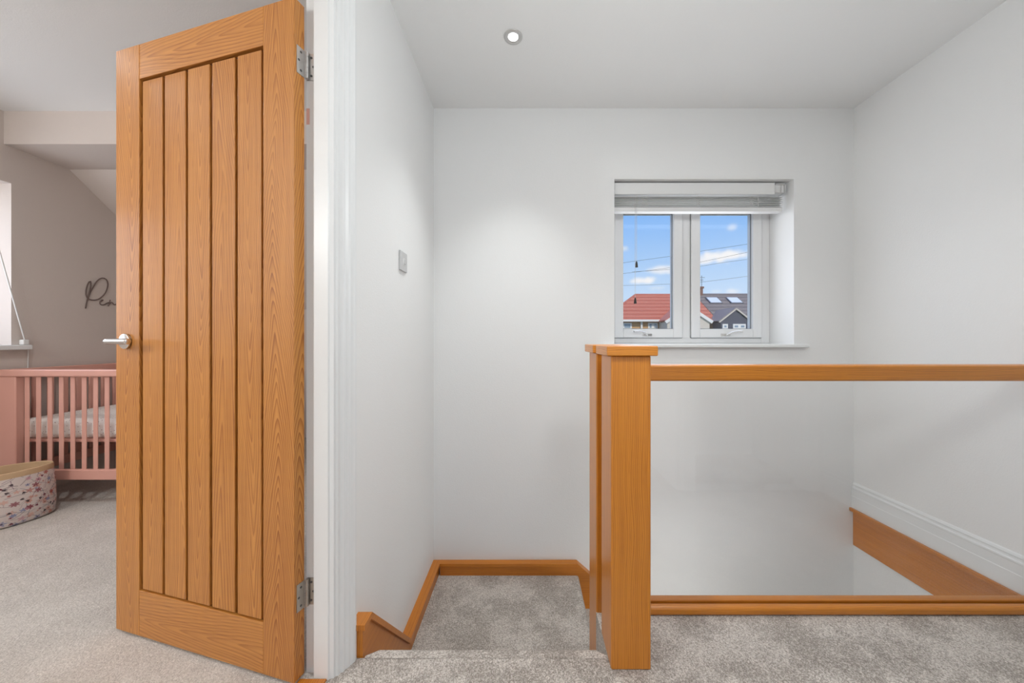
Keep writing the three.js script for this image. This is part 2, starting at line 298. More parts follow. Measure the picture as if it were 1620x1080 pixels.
// ---------------------------------------------------------------- oak door, standing open
{
  const ang = Math.PI - Math.asin(0.195 / 0.765);
  const d = group('door_1', -0.668, 0.008, -1.02, ang); tag(d, 'open oak door with vertical planks and steel lever handle', 'door', S);
  const W = 0.764, H = 1.981, T = 0.035, ST = 0.115, TR = 0.116, BR = 0.152;
  const loc = (x0, x1, y0, y1, z0, z1, r, grain, su, sv, ou = 0, ov = 0) => { const g = r ? rb(x1 - x0, y1 - y0, z1 - z0, r) : new THREE.BoxGeometry(x1 - x0, y1 - y0, z1 - z0); uvs(g, grain, ou, ov, su, sv); g.translate((x0 + x1) / 2, (y0 + y1) / 2, (z0 + z1) / 2); return g; };
  mesh('stile', loc(0, ST, 0, H, 0, T, 0.0018, 'y', 8, 0.5, 0.5, 0.5), doorMat(oakStileA), d);
  mesh('stile', loc(W - ST, W, 0, H, 0, T, 0.0018, 'y', 8, 0.5, 0.5, 0.5), doorMat(oakStileB), d);
  mesh('rail', loc(ST, W - ST, H - TR, H, 0.0004, T - 0.0004, 0.0015, 'x', 6.25, 1, 0.4, 0.3), doorMat(oakRail), d);
  mesh('rail', loc(ST, W - ST, 0, BR, 0.0004, T - 0.0004, 0.0015, 'x', 6.25, 1, 0.5, 0.7), doorMat(oakRail), d);
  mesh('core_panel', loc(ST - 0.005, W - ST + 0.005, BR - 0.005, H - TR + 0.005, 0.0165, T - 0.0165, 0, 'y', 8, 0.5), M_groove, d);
  const n = 5, gv = 0.011, pw = (W - 2 * ST - gv) / n;
  for (let k = 0; k < n; k++) {
    const x0 = ST + gv + k * pw, x1 = x0 + pw - gv;
    for (const [z0, z1] of [[0.003, 0.0166], [T - 0.0166, T - 0.003]])
      mesh('plank', loc(x0, x1, BR + 0.005, H - TR - 0.009, z0, z1, 0.0025, 'y', 9.4, 0.57, 0.5, 0.5), doorMat(oakPlank[k]), d);
  }
  // lever handle on both faces
  for (const [s, z] of [[-1, 0], [1, T]]) {
    const h = group('door_handle', W - 0.055, 0.986, z, 0, d); h.userData.label = 'satin steel lever on a round rose';
    const rose = new THREE.LatheGeometry([[0, 0], [0.026, 0], [0.026, 0.007], [0.0245, 0.009], [0.011, 0.0095], [0, 0.0095]].map((p) => new THREE.Vector2(...p)), 36); rose.rotateX(s * Math.PI / 2);
    mesh('rose', rose, M.chrome, h);
    const pts = [[0, 0, s * 0.006], [0, 0, s * 0.034], [-0.002, 0, s * 0.046], [-0.012, 0, s * 0.053], [-0.03, 0, s * 0.054], [-0.07, 0, s * 0.054], [-0.108, 0, s * 0.054]];
    const lever = mesh('lever', tube(pts, 0.0095, 40, 16), M.chrome, h);
    const cap = new THREE.SphereGeometry(0.0095, 16, 10); cap.scale(0.45, 1, 1); mesh('lever_end', cap, M.chrome, h, -0.108, 0, s * 0.054);
  }
  // two butt hinges: one leaf let into the door's edge, the other on the lining
  for (const [y, mat] of [[1.809, M.steel], [0.238, M.steelDull]]) {
    const h = group('hinge', 0, y, 0, 0, d); h.userData.label = mat === M.steel ? 'bright steel butt hinge' : 'dull steel butt hinge';
    mesh('leaf', new THREE.BoxGeometry(0.002, 0.08, 0.026), mat, h, -0.0008, 0, 0.0205);
    const kn = []; for (let k = 0; k < 5; k++) { const g = new THREE.CylinderGeometry(0.0048, 0.0048, 0.0152, 14); g.translate(0, -0.032 + k * 0.016, 0); kn.push(g); }
    mesh('knuckle', merge(kn), mat, h, -0.0055, 0, T + 0.0035);
    const jl = mesh('leaf', new THREE.BoxGeometry(0.026, 0.08, 0.002), mat, h);
    // lies flat on the lining's face, so turned back by the door's own angle
    const inv = new THREE.Matrix4().makeRotationY(-ang);
    const wp = new THREE.Vector3(-0.6425 + 0.668, 0, -1.0628 + 1.02).applyMatrix4(inv); jl.position.set(wp.x, 0, wp.z); jl.rotation.y = -ang;
    for (const k of [-1, 0, 1]) {
      const s1 = new THREE.CylinderGeometry(0.0034, 0.0034, 0.0014, 12); s1.rotateZ(Math.PI / 2);
      mesh('screw', s1, M.screw, h, -0.0016, k * 0.027, 0.017 + (k ? 0.004 : -0.003));
      const s2 = new THREE.CylinderGeometry(0.0034, 0.0034, 0.0014, 12); s2.rotateX(Math.PI / 2);
      const m2 = mesh('screw', s2, M.screw, h); const w2 = new THREE.Vector3(-0.6415 + 0.668 + (k ? -0.002 : 0.004), 0, -1.0616 + 1.02).applyMatrix4(inv); m2.position.set(w2.x, k * 0.027, w2.z); m2.rotation.y = -ang;
    }
  }
}

// ---------------------------------------------------------------- oak stair strings, fascia, skirting
{
  const t = group('trim_stair_string_wall'); tag(t, 'oak stair string stepping down along the switch wall', 'stair string', S);
  const x0 = XL, x1 = -0.514;
  mesh('board', sideProfile([[1.115, 0.0], [1.115, 0.088], [1.157, 0.088], [1.551, -0.331], [ZB - 0.001, -0.331], [ZB - 0.001, -0.60], [1.551, -0.60], [1.157, -0.20], [1.115, -0.20]], x0, x1, 'z', 0, 0, 5, 1), M_oakTrim, t);
  const c = (pts) => sideProfile(pts, x0, x1 + 0.009, 'z', 0.3, 0, 5, 1);
  mesh('cap', c([[1.108, 0.088], [1.108, 0.106], [1.163, 0.106], [1.157, 0.088]]), M_oakTrim, t);
  mesh('cap', c([[1.157, 0.088], [1.163, 0.106], [1.556, -0.313], [1.551, -0.331]]), M_oakTrim, t);
  mesh('cap', c([[1.551, -0.331], [1.556, -0.313], [ZB - 0.001, -0.313], [ZB - 0.001, -0.331]]), M_oakTrim, t);
  const u = group('trim_stair_string_window'); tag(u, 'oak stair string along the window wall above the quarter landing', 'stair string', S);
  const top = (x) => x < 0.302 ? -0.313 : -0.313 - (x - 0.302) * 0.87;
  const xe = 1.9;
  mesh('board', frontProfile([[-0.505, -0.331], [0.298, -0.331], [xe, top(xe) - 0.02], [xe, top(xe) - 0.3], [0.32, -0.62], [-0.505, -0.62]], ZB - 0.03, ZB).scale(1, 1, 1), M_oakTrim, u);
  const board = u.children[0].geometry; uvs(board, 'x', 0.2, 0, 5, 1);
  const f = frontProfile([[-0.505, -0.331], [-0.505, -0.313], [0.302, -0.313], [0.298, -0.331]], ZB - 0.04, ZB - 0.0005);
  mesh('cap', uvs(f, 'x', 0.1, 0, 5, 1), M_oakTrim, u);
  const f2 = frontProfile([[0.298, -0.331], [0.302, -0.313], [xe, top(xe)], [xe, top(xe) - 0.02]], ZB - 0.04, ZB - 0.0005);
  mesh('cap', uvs(f2, 'x', 0.1, 0, 5, 1), M_oakTrim, u);
  // fascia and nosing at floor level along the far side of the stairwell
  const v = group('trim_stairwell_fascia'); tag(v, 'brown oak fascia board with nosing below the white skirting', 'fascia', S);
  mesh('board', oak(XR - 0.006, XR, -0.223, -0.018, 1.345, ZB - 0.001, 'z', 0.001, 0.2), M_oakTrim, v);
  const nz = sideProfile([[1.345, -0.018], [1.345, 0.0], [ZB - 0.001, 0.0], [ZB - 0.001, -0.018]], XR - 0.028, XR, 'z', 0, 0, 5, 1);
  mesh('nosing', nz, M_oakTrim, v);
  // white skirting, moulded top
  const skirt = (name, label, Z0, Z1) => {
    const s = new THREE.Shape([[0, 0], [-0.016, 0], [-0.016, 0.07], [-0.0145, 0.073], [-0.0145, 0.112], [-0.016, 0.116], [-0.0155, 0.122], [-0.009, 0.126], [-0.008, 0.132], [-0.0095, 0.139], [-0.006, 0.147], [0, 0.151]].map((p) => new THREE.Vector2(...p)));
    const g = new THREE.ExtrudeGeometry(s, { depth: Z1 - Z0, bevelEnabled: false }); g.translate(XR, 0, -Z1);
    tag(mesh(name, uvs(g, 'z'), M.gloss), label, 'skirting', S);
  };
  skirt('baseboard_right', 'white moulded skirting board above the oak fascia', 0.29, ZB - 0.001);
  const cw = group('window_3'); tag(cw, 'white casement window at the corridor end facing the stairs', 'window', S);
  for (const [x0, x1, y0, y1] of [[-0.45, -0.39, 0.85, 2.19], [0.84, 0.90, 0.85, 2.19], [-0.39, 0.84, 0.85, 0.91], [-0.39, 0.84, 2.13, 2.19], [0.195, 0.255, 0.91, 2.13]]) mesh('frame_bar', span(x0, x1, y0, y1, -2.5, -2.43, 0.004), M.upvc, cw);
  for (const [x0, x1] of [[-0.39, 0.195], [0.255, 0.84]]) mesh('pane', span(x0, x1, 0.91, 2.13, -2.47, -2.466), M.glass, cw);
}

// ---------------------------------------------------------------- newel posts and glass balustrade
function newel(x0, x1, Z0, Z1, y0, label) {
  const g = group('newel_post', (x0 + x1) / 2, y0, -(Z0 + Z1) / 2); tag(g, label, 'newel post', undefined, 'oak newel posts');
  const w = x1 - x0, dd = Z1 - Z0, h = 0.951 - y0;
  const p = rb(w, h, dd, 0.005, 3); uvs(p, 'y', 0.3 + x0, Z0, 5, 1); p.translate(0, h / 2, 0); mesh('post', p, M_oak, g);
  const c = rb(w + 0.032, 0.030, dd + 0.032, 0.004, 3); uvs(c, 'x', 0.6, 0, 5, 1); c.translate(0, h + 0.015, 0); mesh('cap', c, M_oak, g);
}
newel(0.258, 0.379, 1.071, 1.211, 0, 'thick oak newel post with flat cap standing on the landing carpet');
newel(0.258, 0.378, 1.297, 1.440, -0.9, 'oak newel post on the quarter landing behind the landing newel');
{
  const g = group('glass_balustrade', 0, 0, -1.312); tag(g, 'frameless glass balustrade with oak handrail and oak base rail', 'balustrade');
  const put = (geo, name, m) => { geo.translate(0, 0, 1.312); return mesh(name, geo, m, g); };
  put(oak(0.379, XR, 0.849, 0.908, 1.280, 1.344, 'x', 0.009, 0.15, 0.2), 'handrail', M_oak);
  put(span(0.381, XR - 0.002, 0.012, 0.855, 1.308, 1.316), 'glass_pane', M.glass);
  const rail = group('base_rail', 0, 0, 0, 0, g); rail.userData.label = 'oak base rail holding the glass';
  const front = oak(0.379, XR, 0, 0.032, 1.278, 1.307, 'x', 0.012, 0.35, 0.1); front.translate(0, 0, 1.312); mesh('strip', front, M_oak, rail);
  const back = oak(0.379, XR, 0, 0.031, 1.317, 1.345, 'x', 0.004, 0.75, 0.4); back.translate(0, 0, 1.312); mesh('strip', back, M_oak, rail);
}

// ---------------------------------------------------------------- landing window
const ZF = 2.322;                                       // room-side face of the frame
{
  const w = group('window_1', 0, 0, 0); tag(w, 'white double casement window overlooking red and grey roofs', 'window', S);
  const bar = (name, x0, x1, y0, y1, z0, z1, p = w, m = M.upvc) => mesh(name, span(x0, x1, y0, y1, z0, z1, 0.005), m, p);
  const fr = group('frame', 0, 0, 0, 0, w);
  bar('jamb', WX0, 0.582, WY0 + 0.009, WY1, ZF, ZF + 0.07, fr); bar('jamb', 1.542, WX1, WY0 + 0.009, WY1, ZF, ZF + 0.07, fr);
  bar('head', 0.582, 1.542, 1.88, WY1, ZF + 0.0005, ZF + 0.07, fr); bar('bottom_bar', 0.582, 1.542, WY0 + 0.009, 1.014, ZF + 0.0005, ZF + 0.07, fr);
  bar('mullion', 1.018, 1.084, 1.0, 1.9, ZF + 0.002, ZF + 0.07, fr);
  for (const [x0, x1, hx, dir] of [[0.578, 1.022, 0.79, -1], [1.08, 1.54, 1.30, 1]]) {
    const s = group('sash', 0, 0, 0, 0, w), b = 0.058, y0 = 1.012, y1 = 1.886, z = ZF - 0.014, z1 = ZF + 0.05;
    bar('side', x0, x0 + b, y0, y1, z, z1, s); bar('side', x1 - b, x1, y0, y1, z, z1, s);
    bar('side', x0 + b, x1 - b, y0, y0 + b, z, z1, s); bar('side', x0 + b, x1 - b, y1 - b, y1, z, z1, s);
    const gk = 0.003;
    mesh('gasket', merge([span(x0 + b, x0 + b + gk, y0 + b, y1 - b, z + 0.022, z + 0.028), span(x1 - b - gk, x1 - b, y0 + b, y1 - b, z + 0.022, z + 0.028), span(x0 + b, x1 - b, y0 + b, y0 + b + gk, z + 0.022, z + 0.028), span(x0 + b, x1 - b, y1 - b - gk, y1 - b, z + 0.022, z + 0.028)]), M.gasket, s);
    mesh('pane', span(x0 + b, x1 - b, y0 + b, y1 - b, z + 0.028, z + 0.032), M.glass, s);
    // seam of dark seal round the sash
    mesh('seal', merge([span(x0 - 0.003, x0 + 0.001, y0, y1, ZF - 0.004, ZF + 0.001), span(x1 - 0.001, x1 + 0.003, y0, y1, ZF - 0.004, ZF + 0.001), span(x0, x1, y0 - 0.003, y0 + 0.001, ZF - 0.004, ZF + 0.001)]), M.gasket, s);
    const h = group('handle', hx, 1.030, -z, 0, s); h.userData.label = 'chrome casement handle';
    mesh('handle_plate', rb(0.062, 0.017, 0.008, 0.006, 3), M.chrome, h, 0, 0, 0.004);
    mesh('handle_lever', tube([[0, 0, 0.006], [dir * 0.006, 0.003, 0.02], [dir * 0.025, 0.014, 0.028], [dir * 0.055, 0.02, 0.030], [dir * 0.095, 0.022, 0.030]], 0.006, 24, 10), M.chrome, h);
    h.traverse((o) => { if (o.isMesh && o.name.startsWith('handle')) o.castShadow = true; });
  }
  const sill = mesh('sill', merge([span(WX0 + 0.0005, WX1 - 0.0005, 0.953, 0.974, ZB - 0.002, ZF - 0.0005), span(WX0 - 0.07, WX1 + 0.064, 0.953, 0.974, ZB - 0.042, ZB - 0.0003, 0.007)]), M.gloss, w);
}
// ---------------------------------------------------------------- venetian blind, drawn up
{
  const b = group('venetian_blind', 0, 0, 0); tag(b, 'white venetian blind drawn up under the window head', 'blind');
  const x0 = 0.535, x1 = 1.572;
  mesh('headrail', span(x0, x1, 1.895, 1.944, 2.155, 2.205, 0.003), M.blind, b);
  mesh('valance', span(x0, 1.505, 1.878, 1.947, 2.138, 2.147, 0.002), M.blind, b);
  mesh('end_bracket', merge([span(1.515, x1 + 0.004, 1.940, 1.946, 2.145, 2.21), span(x1, x1 + 0.004, 1.89, 1.946, 2.145, 2.21), span(1.55, 1.553, 1.895, 1.94, 2.15, 2.156)]), M.plastic, b);
  const n = 6, r = rng(5);
  for (let k = 0; k < n; k++) {
    const s = new THREE.Shape(), tilt = 0.001 + 0.003 * r();
    s.moveTo(-0.025, 0); s.quadraticCurveTo(0, 0.004, 0.025, tilt); s.lineTo(0.025, tilt + 0.0026); s.quadraticCurveTo(0, 0.0066, -0.025, 0.0026); s.closePath();
    const g = new THREE.ExtrudeGeometry(s, { depth: x1 - x0 - 0.006 - 0.01 * r(), bevelEnabled: false, curveSegments: 6 }); g.rotateY(Math.PI / 2); g.translate(x0 + 0.003, 1.808 + k * 0.0115, -2.178);
    mesh('slat', g, M.blind, b);
  }
  mesh('bottom_rail', span(x0, x1 - 0.01, 1.780, 1.806, 2.153, 2.203, 0.006), M.blind, b);
  for (const x of [0.72, 1.05, 1.375]) {
    const t = []; for (let k = 0; k < 4; k++) t.push(tube([[x - 0.016, 1.815 + k * 0.014, -2.152], [x - 0.005, 1.826 + k * 0.013, -2.146], [x + 0.008, 1.812 + k * 0.016, -2.147], [x + 0.017, 1.822 + k * 0.013, -2.152]], 0.0013, 14, 6));
    mesh('ladder_cord', merge(t), M.cord, b);
  }
  for (const x of [0.66, 0.672, 1.41]) mesh('lift_cord', tube([[x, 1.88, -2.149], [x, 1.80, -2.149]], 0.0009, 4, 6), M.cord, b);
  for (const [x, y] of [[0.671, 1.452], [0.663, 1.232]]) {
    const c = mesh('pull_cord', tube([[x, 1.83, -2.147], [x, y + 0.02, -2.147]], 0.0012, 6, 6), M.plastic, b);
    const g = new THREE.LatheGeometry([[0, 0], [0.0085, 0], [0.0082, 0.006], [0.0055, 0.028], [0.003, 0.036], [0, 0.037]].map((p) => new THREE.Vector2(...p)), 14);
    const t = mesh('tassel', g, M.dark, b, x, y - 0.014, -2.147); t.userData.label = 'dark cord tassel';
  }
}

// ---------------------------------------------------------------- light switch
{
  const s = group('light_switch', XL, 1.346, -1.575); tag(s, 'grey single light switch on the white wall beside the door', 'light switch');
  mesh('plate', rb(0.009, 0.086, 0.086, 0.003, 2), M.plastic, s, 0.0045, 0, 0);
  mesh('rocker_frame', rb(0.003, 0.03, 0.024, 0.001), M.plasticWhite, s, 0.0092, 0, 0);
  const r = mesh('rocker', rb(0.006, 0.024, 0.016, 0.0015), M.plastic, s, 0.0105, 0, 0); r.rotation.z = 0.16;
  for (const z of [-0.03, 0.03]) { const g = new THREE.CylinderGeometry(0.003, 0.003, 0.001, 10); g.rotateZ(Math.PI / 2); mesh('screw', g, M.steel, s, 0.0093, 0, z); }
}

// ---------------------------------------------------------------- recessed downlights
function downlight(x, Z, y, label, power, cone = 1.45) {
  const g = group('downlight', x, y, -Z); tag(g, label, 'downlight', undefined, 'recessed ceiling downlights');
  const ring = new THREE.LatheGeometry([[0.0225, 0.0], [0.0235, -0.002], [0.032, -0.0055], [0.040, -0.005], [0.0425, -0.002], [0.0425, 0.0]].map((p) => new THREE.Vector2(...p)), 40);
  mesh('bezel', ring, M.steel, g);
  const disc = new THREE.CylinderGeometry(0.0227, 0.0227, 0.002, 32); mesh('lamp_face', disc, M.lamp, g, 0, -0.0012, 0);
  const l = new THREE.SpotLight(0xf8fcfc, power, 0, cone, 1, 2); l.name = 'downlight_beam'; l.position.set(x, y - 0.012, -Z); l.target.position.set(x, y - 1, -Z);
  l.castShadow = true; l.shadow.radius = 1.3; l.shadow.mapSize.set(1024, 1024); l.shadow.camera.near = 0.02; scene.add(l, l.target);
}
downlight(-0.058, 1.614, CEIL, 'round steel downlight in the ceiling above the stair turn', LAMP_LANDING * 3.9, 0.78);
downlight(1.1, 1.25, CEIL, 'unseen round steel downlight over the landing beside the glass balustrade', LAMP_LANDING * 2.6, 0.95);  // unseen lamp, placed to light the back wall behind the glass
downlight(-0.05, -1.3, CEIL, 'round steel downlight over the corridor end', LAMP_LANDING);
{
  const g = group('added_wall_lamp', 0.85, -0.55, -1.345); tag(g, 'added opal globe wall lamp, out of view, lighting the lower stair flight', 'wall lamp');  // added lamp below the landing edge, fills the dark lower stairwell
  mesh('back_plate', rb(0.09, 0.14, 0.02, 0.008), M.steel, g, 0, 0, -0.010);
  mesh('arm', tube([[0, -0.03, -0.015], [0, -0.05, -0.06], [0, -0.03, -0.09]], 0.008, 14, 8), M.steel, g);
  mesh('globe', new THREE.SphereGeometry(0.06, 24, 16), M.globe, g, 0, 0.03, -0.095);
  const l = new THREE.PointLight(0xf8fcfc, ADDED_WALL_LAMP, 0, 2); l.name = 'added_wall_lamp_bulb'; l.position.set(0.85, -0.52, -1.44); l.castShadow = true; l.shadow.radius = 2.5; l.shadow.camera.near = 0.02; scene.add(l);
}
function pendant(x, y, Z, top, power, label) {  // added globe lamp, out of view, to brighten ceiling and walls
  const g = group('added_pendant_lamp', x, y, -Z); tag(g, label, 'pendant lamp');
  mesh('globe', new THREE.SphereGeometry(0.13, 32, 20), M.globe, g);
  mesh('gallery', new THREE.CylinderGeometry(0.03, 0.05, 0.05, 20), M.steel, g, 0, 0.145, 0);
  mesh('flex', new THREE.CylinderGeometry(0.003, 0.003, top - y - 0.17, 8), M.cord, g, 0, (top - y + 0.17) / 2, 0);
  mesh('ceiling_rose', new THREE.CylinderGeometry(0.035, 0.045, 0.025, 24), M.plasticWhite, g, 0, top - y - 0.0125, 0);
  const l = new THREE.PointLight(0xf8fcfc, power, 0, 2); l.name = 'added_pendant_bulb'; l.position.set(x, y, -Z); l.castShadow = true; l.shadow.radius = 6; l.shadow.camera.near = 0.02; scene.add(l);
}
pendant(0.4, 1.74, 0.42, CEIL, ADDED_PENDANT_LANDING, 'added opal globe pendant lamp over the landing, out of view');
pendant(-2.3, 1.9, -0.75, NC, ADDED_PENDANT_NURSERY, 'added opal globe pendant lamp hanging in the nursery, out of view');
downlight(1.5, -0.1, CEIL, 'added round steel downlight inside the cupboard', LAMP_LANDING * 0.6);  // added to brighten the recess mirrored in the glass
downlight(-2.1, 1.35, NC, 'added round steel downlight in the nursery ceiling before the cot', ADDED_LAMP_NURSERY);  // added out of view to brighten the lettered wall

// ---------------------------------------------------------------- nursery: cot, mattress, basket, lettering, window
const CZ = 2.121, CD = 0.70, CX0 = -3.18, CX1 = -1.93;
{
  const c = group('cot', (CX0 + CX1) / 2, 0, -(CZ + CD / 2)); tag(c, 'pink painted wooden cot with slatted sides along the mauve wall', 'cot');
  const put = (name, x0, x1, y0, y1, Z0, Z1, r = 0.006, p = c) => { const g = span(x0, x1, y0, y1, Z0, Z1, r); g.translate(-(CX0 + CX1) / 2, 0, CZ + CD / 2); return mesh(name, g, M.pink, p); };
  const T = 0.82, P = 0.115;
  put('corner_post', CX0, CX0 + P, 0, T - 0.044, CZ + 0.004, CZ + 0.045); put('corner_post', CX1 - P, CX1, 0, T - 0.044, CZ + 0.004, CZ + 0.045);
  put('corner_post', CX0, CX0 + P, 0, T - 0.044, CZ + CD - 0.045, CZ + CD - 0.004); put('corner_post', CX1 - P, CX1, 0, T - 0.044, CZ + CD - 0.045, CZ + CD - 0.004);
  for (const z of [CZ, CZ + CD - 0.05]) {
    put('top_rail', CX0, CX1, T - 0.044, T, z, z + 0.05, 0.01);
    put('bottom_rail', CX0 + P, CX1 - P, 0.154, 0.216, z + 0.01, z + 0.036);
    for (let x = CX0 + P + 0.042; x < CX1 - P - 0.02; x += 0.0692) put('slat', x - 0.0142, x + 0.0142, 0.21, T - 0.04, z + 0.022, z + 0.0282, 0.007);
  }
  for (const x of [CX0, CX1 - 0.036]) {
    put('top_rail', x, x + 0.036, T - 0.044, T, CZ + 0.05, CZ + CD - 0.05, 0.008);
    put('bottom_rail', x + 0.005, x + 0.031, 0.154, 0.216, CZ + 0.04, CZ + CD - 0.04);
    for (let z = CZ + 0.085; z < CZ + CD - 0.06; z += 0.074) put('slat', x + 0.010, x + 0.026, 0.21, T - 0.04, z - 0.016, z + 0.016, 0.007);
  }
  put('mattress_base', CX0 + 0.04, CX1 - 0.04, 0.372, 0.388, CZ + 0.05, CZ + CD - 0.05, 0.003);
}
{
  const r = rng(9), dots = []; for (let k = 0; k < 60; k++) dots.push([r() * 256, r() * 256, 1.6 + r() * 1.4]);
  const t = tex(256, 256, (i, j) => { let m = 0; for (const [x, y, q] of dots) m = Math.max(m, sstep(q + 0.8, q - 0.4, Math.hypot(i - x, j - y))); return mix3([246, 241, 236], [120, 92, 92], m * 0.8); }); t.repeat.set(5, 5);
  const g = rb(CX1 - CX0 - 0.09, 0.122, CD - 0.11, 0.04, 5); uvs(g, 'x'); 
  const m = mesh('cot_mattress', g, std({ map: t, roughness: 0.9 }), scene, (CX0 + CX1) / 2, 0.389 + 0.061, -(CZ + CD / 2)); tag(m, 'white cot mattress with tiny speckled print inside the pink cot', 'mattress');
}
{
  // oval fabric basket, long axis across the line of sight
  const cv = document.createElement('canvas'); cv.width = 1024; cv.height = 320; const q = cv.getContext('2d'), r = rng(77);
  q.fillStyle = '#d9cdc8'; q.fillRect(0, 0, 1024, 320);
  const ink = ['#5d4a4d', '#7b6a6b', '#8b6f7c', '#6f7480'], petal = ['#c98f7f', '#b5685f', '#8d4d56', '#d8a99a', '#c58a96', '#8c90b0'];
  for (let k = 0; k < 700; k++) { q.strokeStyle = ink[Math.floor(r() * ink.length)]; q.globalAlpha = 0.35 + 0.4 * r(); q.lineWidth = 1 + r() * 1.4; let x = r() * 1024, y = r() * 320, a = r() * 6.28; q.beginPath(); q.moveTo(x, y); for (let s = 0; s < 4; s++) { a += (r() - 0.5) * 1.1; x += Math.cos(a) * 12; y += Math.sin(a) * 12; q.lineTo(x, y); } q.stroke(); }
  for (let k = 0; k < 420; k++) { const x = r() * 1024, y = r() * 320, R = 4 + r() * 9; q.fillStyle = petal[Math.floor(r() * petal.length)]; q.globalAlpha = 0.55 + 0.4 * r(); const n = 5 + Math.floor(r() * 3), a0 = r() * 6; for (let p = 0; p < n; p++) { const a = a0 + p * 6.283 / n; q.beginPath(); q.ellipse(x + Math.cos(a) * R * 0.55, y + Math.sin(a) * R * 0.55, R * 0.5, R * 0.24, a, 0, 6.3); q.fill(); } if (r() < 0.5) { q.fillStyle = '#3d3138'; q.beginPath(); q.arc(x, y, R * 0.22, 0, 6.3); q.fill(); } }
  for (let k = 0; k < 110; k++) { const x = r() * 1024, y = r() * 320, a = r() * 6.3; q.globalAlpha = 0.8; q.fillStyle = r() < 0.6 ? '#40343a' : '#6c3540'; for (const s of [-0.5, 0, 0.5]) { q.beginPath(); q.ellipse(x + Math.cos(a + s) * 5, y + Math.sin(a + s) * 5, 6, 2, a + s, 0, 6.3); q.fill(); } }
  q.globalAlpha = 1;
  const t = new THREE.CanvasTexture(cv); t.colorSpace = THREE.SRGBColorSpace; t.wrapS = t.wrapT = THREE.RepeatWrapping;
  const print = std({ map: t, roughness: 0.9 });
  const th = 57.02 * Math.PI / 180, b = group('fabric_basket', -2.892, 0, -1.877, Math.PI / 2 - (Math.PI / 2 - th) + 0, scene);
  tag(b, 'floral print fabric storage basket with tan lining beside the cot', 'basket');
  b.rotation.y = th;                                   // local x runs across the line of sight
  const A = 0.24, B = 0.13, H = 0.29, N = 64;
  const ring = (y, k) => { const o = []; for (let i = 0; i <= N; i++) { const a = i / N * 2 * Math.PI; o.push([Math.cos(a) * (A + k), y, Math.sin(a) * (B + k)]); } return o; };
  const shell = (rows, uvScale) => {
    const pos = [], uv = [], idx = [];
    rows.forEach((row, j) => row.forEach((p, i) => { pos.push(...p); uv.push(i / N * uvScale, p[1] / H * 0.9); }));
    for (let j = 0; j < rows.length - 1; j++) for (let i = 0; i < N; i++) { const a = j * (N + 1) + i, c = a + N + 1; idx.push(a, c, a + 1, a + 1, c, c + 1); }
    const g = new THREE.BufferGeometry(); g.setAttribute('position', new THREE.Float32BufferAttribute(pos, 3)); g.setAttribute('uv', new THREE.Float32BufferAttribute(uv, 2)); g.setIndex(idx); g.computeVertexNormals(); return g;
  };
  const pr = print; pr.side = THREE.DoubleSide;
  mesh('body', shell([ring(0.0, -0.24 * 0.5).map(([x, y, z]) => [x, 0.001, z]), ring(0.001, -0.012), ring(0.012, 0), ring(0.09, 0.004), ring(0.18, 0.001), ring(0.262, -0.006)], 1), pr, b);
  const tan = std({ color: rgb(0.58, 0.40, 0.24), roughness: 0.9, side: THREE.DoubleSide });
  const rim = mesh('lining', shell([ring(0.258, -0.005), ring(0.285, -0.006), ring(0.29, -0.010), ring(0.285, -0.014), ring(0.15, -0.012), ring(0.02, -0.016), ring(0.02, -0.1)], 1), tan, b); rim.userData.label = 'tan cotton lining folded over the rim';
}
{
  // cursive lettering fixed to the wall: strokes measured in metres along the wall and up
  const s = group('wall_lettering', NX + 0.004, 1.30, -2.62); tag(s, 'dark brown cursive name lettering on the mauve wall above the cot', 'lettering');
  const m = std({ color: rgb(0.19, 0.135, 0.12), roughness: 0.8 });
  // pixel of the photograph -> place on this wall
  const at = (px, py) => { const sc = (832 - px) / 3.2, Z = FOCAL / sc; return [0, 1 + (537 - py) / sc - 1.30, -(Z - 2.62)]; };
  const px = (a) => a.map(([x, y]) => at(120 + x / 15.43, 430 + y / 15.43));
  const stroke = (name, pts, r = 0.0042) => { const g = tube(px(pts), r, 60, 8); g.scale(0.6, 1, 1); mesh(name, g, m, s); };
  stroke('letter_p', [[222, 890], [262, 690], [310, 520], [345, 380], [352, 270], [335, 215], [300, 255], [258, 360], [236, 470], [240, 580], [285, 650], [350, 680], [440, 688], [540, 665], [630, 600], [700, 520], [750, 410], [768, 300], [745, 205], [690, 158], [620, 150], [550, 185], [480, 255], [410, 370], [350, 480], [300, 600], [268, 700]]);
  stroke('letter_e', [[585, 720], [630, 705], [650, 685], [610, 690], [578, 730], [580, 780], [620, 805], [680, 800], [740, 765], [800, 745]], 0.0038);
  stroke('letter_n', [[825, 680], [805, 760], [775, 840], [810, 780], [850, 745], [885, 755], [910, 790], [945, 800], [985, 780]], 0.0038);
}
